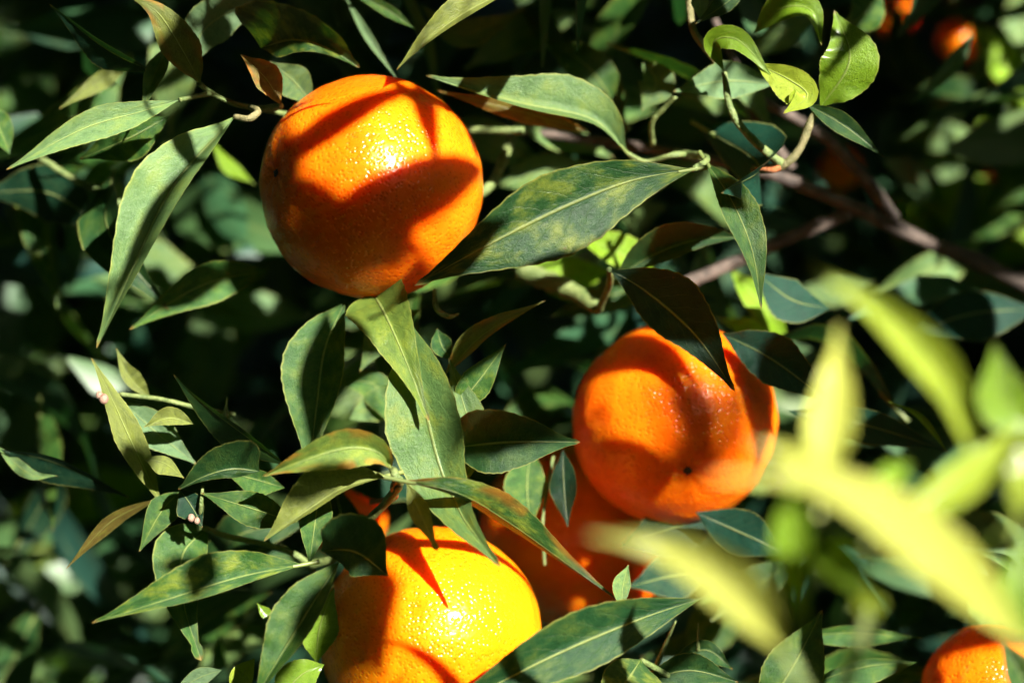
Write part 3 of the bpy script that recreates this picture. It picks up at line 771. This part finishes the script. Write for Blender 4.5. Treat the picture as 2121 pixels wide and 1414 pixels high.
# leaves added above and beside the view to keep sun off the inner crown
def crown_shade(r):
    while True:
        t = P(r.uniform(-200, 2320), r.uniform(-200, 1600), -r.uniform(70, 650))
        k0 = (t.y - (D + .03)) / -SUN.y                        # where the sun ray crosses the layer of the fruit
        x, y = image_xy(t + SUN * k0)
        if -120 < x < 2240 and -120 < y < 1500: continue
        p = t + SUN * (k0 + r.uniform(-.04, .30))
        x, y = image_xy(p)
        if -200 < x < 2320 and -260 < y < 1600: continue
        return p, Vector((r.gauss(0, .8), r.gauss(0, .5), r.gauss(-.2, .6))), SUN * 1.2 + rand_dir(r)
o = foliage('foliage', 330, crown_shade, TREE, rf, (1.1, 1.6)); o.data.materials.append(M_FOL)

# trunks and limbs that carry it all
tube('trunk', [Vector((.10, 1.25, -.05)), Vector((.12, 1.22, .4)), Vector((.15, 1.2, .8)), Vector((.22, 1.12, 1.15)), Vector((.30, .95, 1.42)), P(2500, 800, -110)], [.055, .045, .038, .026, .016, .008], M_BARK, n=40, sides=12)
tube('branch', [Vector((.15, 1.2, .8)), Vector((.05, 1.05, 1.1)), Vector((-.02, .9, 1.3)), P(760, 1460, -90)], [.022, .014, .008, .003], M_BARK)
tube('branch', [Vector((.22, 1.12, 1.15)), Vector((.25, 1.05, 1.6)), Vector((.22, .85, 1.8)), Vector((.15, .60, 1.72))], [.02, .014, .010, .004], M_BARK)
tube('branch', [Vector((.25, 1.05, 1.6)), Vector((.05, 1.0, 1.75)), Vector((-.2, .95, 1.8))], [.012, .008, .004], M_BARK)
tube('trunk', [Vector((.5, 2.6, -.05)), Vector((.48, 2.6, .6)), Vector((.55, 2.55, 1.2)), Vector((.5, 2.6, 2.0))], [.09, .075, .05, .02], M_BARK, BACKTREE, n=30, sides=12)

# unseen crown and trees added to block sky light, open towards the low sun
CEN = Vector((0.05, .45, 1.5)); GAP = Vector((.17, .6, 1.51))
def shell(test, lo, hi):
    def f(r):
        while True:
            v = rand_dir(r)
            if not test(v): continue
            p = CEN + v * r.uniform(lo, hi); w = p - GAP; al = w.dot(SUN)
            if al > 0 and (w - SUN * al).length < .36: continue                                        # the gap the low sun shines through
            if p.z < .25: continue
            x = p - CAM
            if x.y > .05 and abs(x.x) < .34 * x.y + .06 and abs(x.z) < .26 * x.y + .06: continue      # the photographer's open view
            return p, Vector((r.gauss(0, .8), r.gauss(0, .8), r.gauss(-.3, .5))), rand_dir(r) + v * .8
    return f
o = foliage('foliage', 5200, shell(lambda v: v.z > .45 and v.y > -.5, .55, 1.1), TREE, rf, (1.6, 2.6), .33); o.data.materials.append(M_FOL)
def add_shade_tree(base, label, test, n):
    t = empty('sky_shade_tree', base); tagthing(t, label, 'tree')
    b = Vector(base)
    tube('trunk', [b + Vector((0, 0, -.05)), b + Vector((.02, 0, .5)), b + Vector((-.03, .02, 1.1)), b + Vector((.02, 0, 2.0))], [.08, .065, .05, .02], M_BARK, t, n=24, sides=12)
    tube('branch', [b + Vector((0, 0, .9)), b.lerp(CEN, .3) + Vector((0, 0, .2))], [.03, .012], M_BARK, t, n=12)
    f = foliage('foliage', n, shell(test, 1.1, 2.0), t, rf, (2.0, 3.2), .3); f.data.materials.append(M_FOL)
    return t

add_shade_tree((-1.6, .4, 0), 'unseen leafy tree added to the left of the fruiting tree to block sky light', lambda v: v.x < -.35 and v.y < .75, 9000)
add_shade_tree((1.7, .9, 0), 'unseen leafy tree added to the right of the fruiting tree to block sky light', lambda v: v.x > .5 and v.y < .75, 7500)
ACROSS = add_shade_tree((-.3, -1.3, 0), 'unseen leafy tree added across from the fruit to block sky light', lambda v: v.y < -.45, 9500)

# unseen leaves added sunward to half shade the fruit with the scar
for pts, w in (([(1390,730),(1460,850),(1480,1010)], 52), ([(1350,930),(1450,960),(1560,910)], 46), ([(1500,720),(1535,840),(1540,980)], 34), ([(1330,760),(1400,860),(1420,980)], 22)):
    sp = [on_fruit(x, y, O2) + SUN * 1.25 for x, y in pts]
    leaf(sp, w * D / sp[1].y, w * D / sp[1].y, 8, 8, 'mid', .48, front=SUN, nu=14, pet=.008, parent=ACROSS)
# single leaves and fruit of the blurred middle distance, kept only where the sun really reaches them and the view is open
bpy.context.view_layer.update()
dg = bpy.context.evaluated_depsgraph_get()
def free(p, target_dir, dist):
    hit = scene.ray_cast(dg, p + target_dir * .004, target_dir, distance=dist)
    return not hit[0]
def lit_spot(x, y, lo, hi, spread, r, need=(1, 1), tries=240, pad=.012):
    best = None; bs = -1
    for _ in range(tries):
        mm = -r.uniform(lo, hi); q = P(x + r.gauss(0, spread), y + r.gauss(0, spread * .7), mm)
        v = CAM - q; s = 0
        for o_ in (Vector((0, 0, 0)), Vector((pad, 0, pad)), Vector((-pad, 0, pad)), Vector((pad, 0, -pad)), Vector((-pad, 0, -pad))):
            s += need[0] * free(q + o_, SUN, 6.0) + need[1] * free(q + o_, v.normalized(), v.length - .02)
        if s > bs: bs = s; best = q
    return best, bs
rb = random.Random(8)
fruit_spots = [((1840, 42), 190, 400, .0082, 'small blurred orange mandarin in the background, next to the curled lime green leaves'),
       ((1952, 92), 190, 400, .0082, 'small blurred orange mandarin in the background above a pale drooping blurred leaf'),
       ((1722, 362), 150, 330, .0082, 'small orange mandarin behind the fork of the brown branch'),
       ((2112, 350), 190, 400, .0082, 'small blurred mandarin in the background among pale leaves beyond the brown branch')]
for i, ((x, y), lo, hi, R, lb) in enumerate(fruit_spots):
    q, sc_ = lit_spot(x, y, lo, hi, 10, rb, (.4, 1) if i != 2 else (-.5, 1), 300, R * .5)
    xx, yy = image_xy(q)
    mandarin(xx, yy, (D - q.y) * 1000, R / S * D / q.y, (-.1, -.5, -.85), lb, 10 + i, .93, detail=False, scar=False)
    vd = (CAM - q).normalized(); q2 = q + vd * .020 + Vector((-.006, 0, -.004))
    fill_leaf(q2 - Vector((.018, 0, -.022)), Vector((.65, .1, -.8)), Vector((-.7, -.6, -.5)), 'deep', .9, TREE)
bpy.context.view_layer.update(); dg = bpy.context.evaluated_depsgraph_get()
# photograph x, y, near and far limit behind focus in mm, heading of the blade in degrees, scale, colour
blobs = [
 (165,165,200,420,35,1.5,'mid'),(120,110,200,420,60,1.3,'pale'),(335,110,90,200,80,1.1,'pale'),(60,800,200,380,55,1.6,'pale'),(30,880,200,380,60,1.4,'pale'),(105,835,200,380,40,1.2,'mid'),
 (400,770,160,330,70,1.5,'silver'),(430,690,160,330,60,1.4,'mid'),(190,930,150,300,90,1.0,'mid'),(120,1075,200,380,5,1.5,'young'),(50,1120,200,380,50,1.4,'yellow'),
 (300,560,180,380,80,1.5,'mid'),(250,620,200,380,20,1.3,'mid'),(225,1270,200,400,75,1.3,'mid'),(300,1310,160,330,60,1.3,'pale'),(150,1390,160,330,10,1.2,'mid'),(380,1360,160,330,80,1.1,'mid'),
 (20,540,200,400,30,1.4,'mid'),(130,1250,200,400,30,1.3,'mid'),(440,480,150,300,40,.8,'mid'),(470,350,60,140,-35,.4,'young'),(190,480,150,300,10,.8,'mid'),(150,420,60,160,-25,1.0,'pale'),
 (60,230,200,400,60,1.5,'mid'),(20,60,200,400,50,1.5,'mid'),(560,680,120,260,10,1.0,'silver'),(90,620,200,400,80,1.4,'mid'),(330,830,200,380,10,1.3,'pale'),(250,330,70,160,30,.8,'mid'),
 (2000,355,130,260,30,1.1,'pale'),(1880,425,130,260,85,.9,'young'),(1965,440,130,260,25,1.3,'young'),(2070,235,130,260,25,1.2,'young'),(2095,50,120,260,60,1.4,'pale'),(2080,510,120,260,20,1.0,'young'),
 (1930,588,120,260,5,1.1,'pale'),(1720,590,120,260,10,.8,'pale'),(1150,560,60,140,15,.9,'young'),(1260,545,50,130,-20,.9,'young'),(1020,310,60,150,-30,1.0,'pale'),(1120,330,60,150,5,1.0,'pale'),
 (1140,275,50,120,-10,1.0,'pale'),(1050,60,90,200,40,1.3,'pale'),(1390,415,60,160,-40,1.2,'pale'),(1220,600,50,120,10,.8,'young'),(1600,650,60,160,-60,.8,'young'),(1590,690,60,160,-20,.7,'young'),
 (2000,480,120,260,30,1.3,'mid'),(2060,420,120,260,25,1.2,'mid'),(1960,290,120,260,5,1.0,'pale'),(2080,130,120,260,-45,1.2,'young'),(1640,60,60,160,50,.8,'pale'),(1540,210,60,160,-20,.8,'pale'),
 (1280,210,60,160,20,1.0,'mid'),(1200,180,60,160,-20,1.1,'mid'),(1440,230,60,140,0,.8,'pale'),(700,700,60,160,70,1.1,'pale'),(730,830,60,160,15,1.0,'pale'),(1330,620,60,150,20,.9,'mid'),
 (1500,1330,40,120,20,1.0,'mid'),(1460,1270,40,120,60,.9,'mid'),(1760,1400,40,120,10,1.2,'mid'),(1580,1200,40,120,30,1.0,'dark'),(2060,1260,40,140,60,1.1,'mid'),(880,560,60,150,40,.9,'mid'),
 (1090,1400,60,120,20,1.0,'mid'),(560,1100,50,120,20,1.0,'dark'),(500,1180,50,120,0,1.0,'dark'),(470,1300,60,160,60,1.1,'mid'),
]
for (x, y, lo, hi, ang, sc, c) in blobs:
    sc *= .72 if x < 600 else .60
    q, score = lit_spot(x, y, lo, hi, 20, rb, (2, 1), 120, .012 * sc)
    a = math.radians(ang + rb.gauss(0, 12)) + (math.pi if rb.random() < .5 else 0)
    d = Vector((math.cos(a), rb.gauss(0, .25), math.sin(a)))
    n = (SUN + (CAM - q).normalized() + rand_dir(rb) * .45)
    dn = d.normalized()
    fill_leaf(q - dn * .028 * sc, d, n, c, sc, TREE)
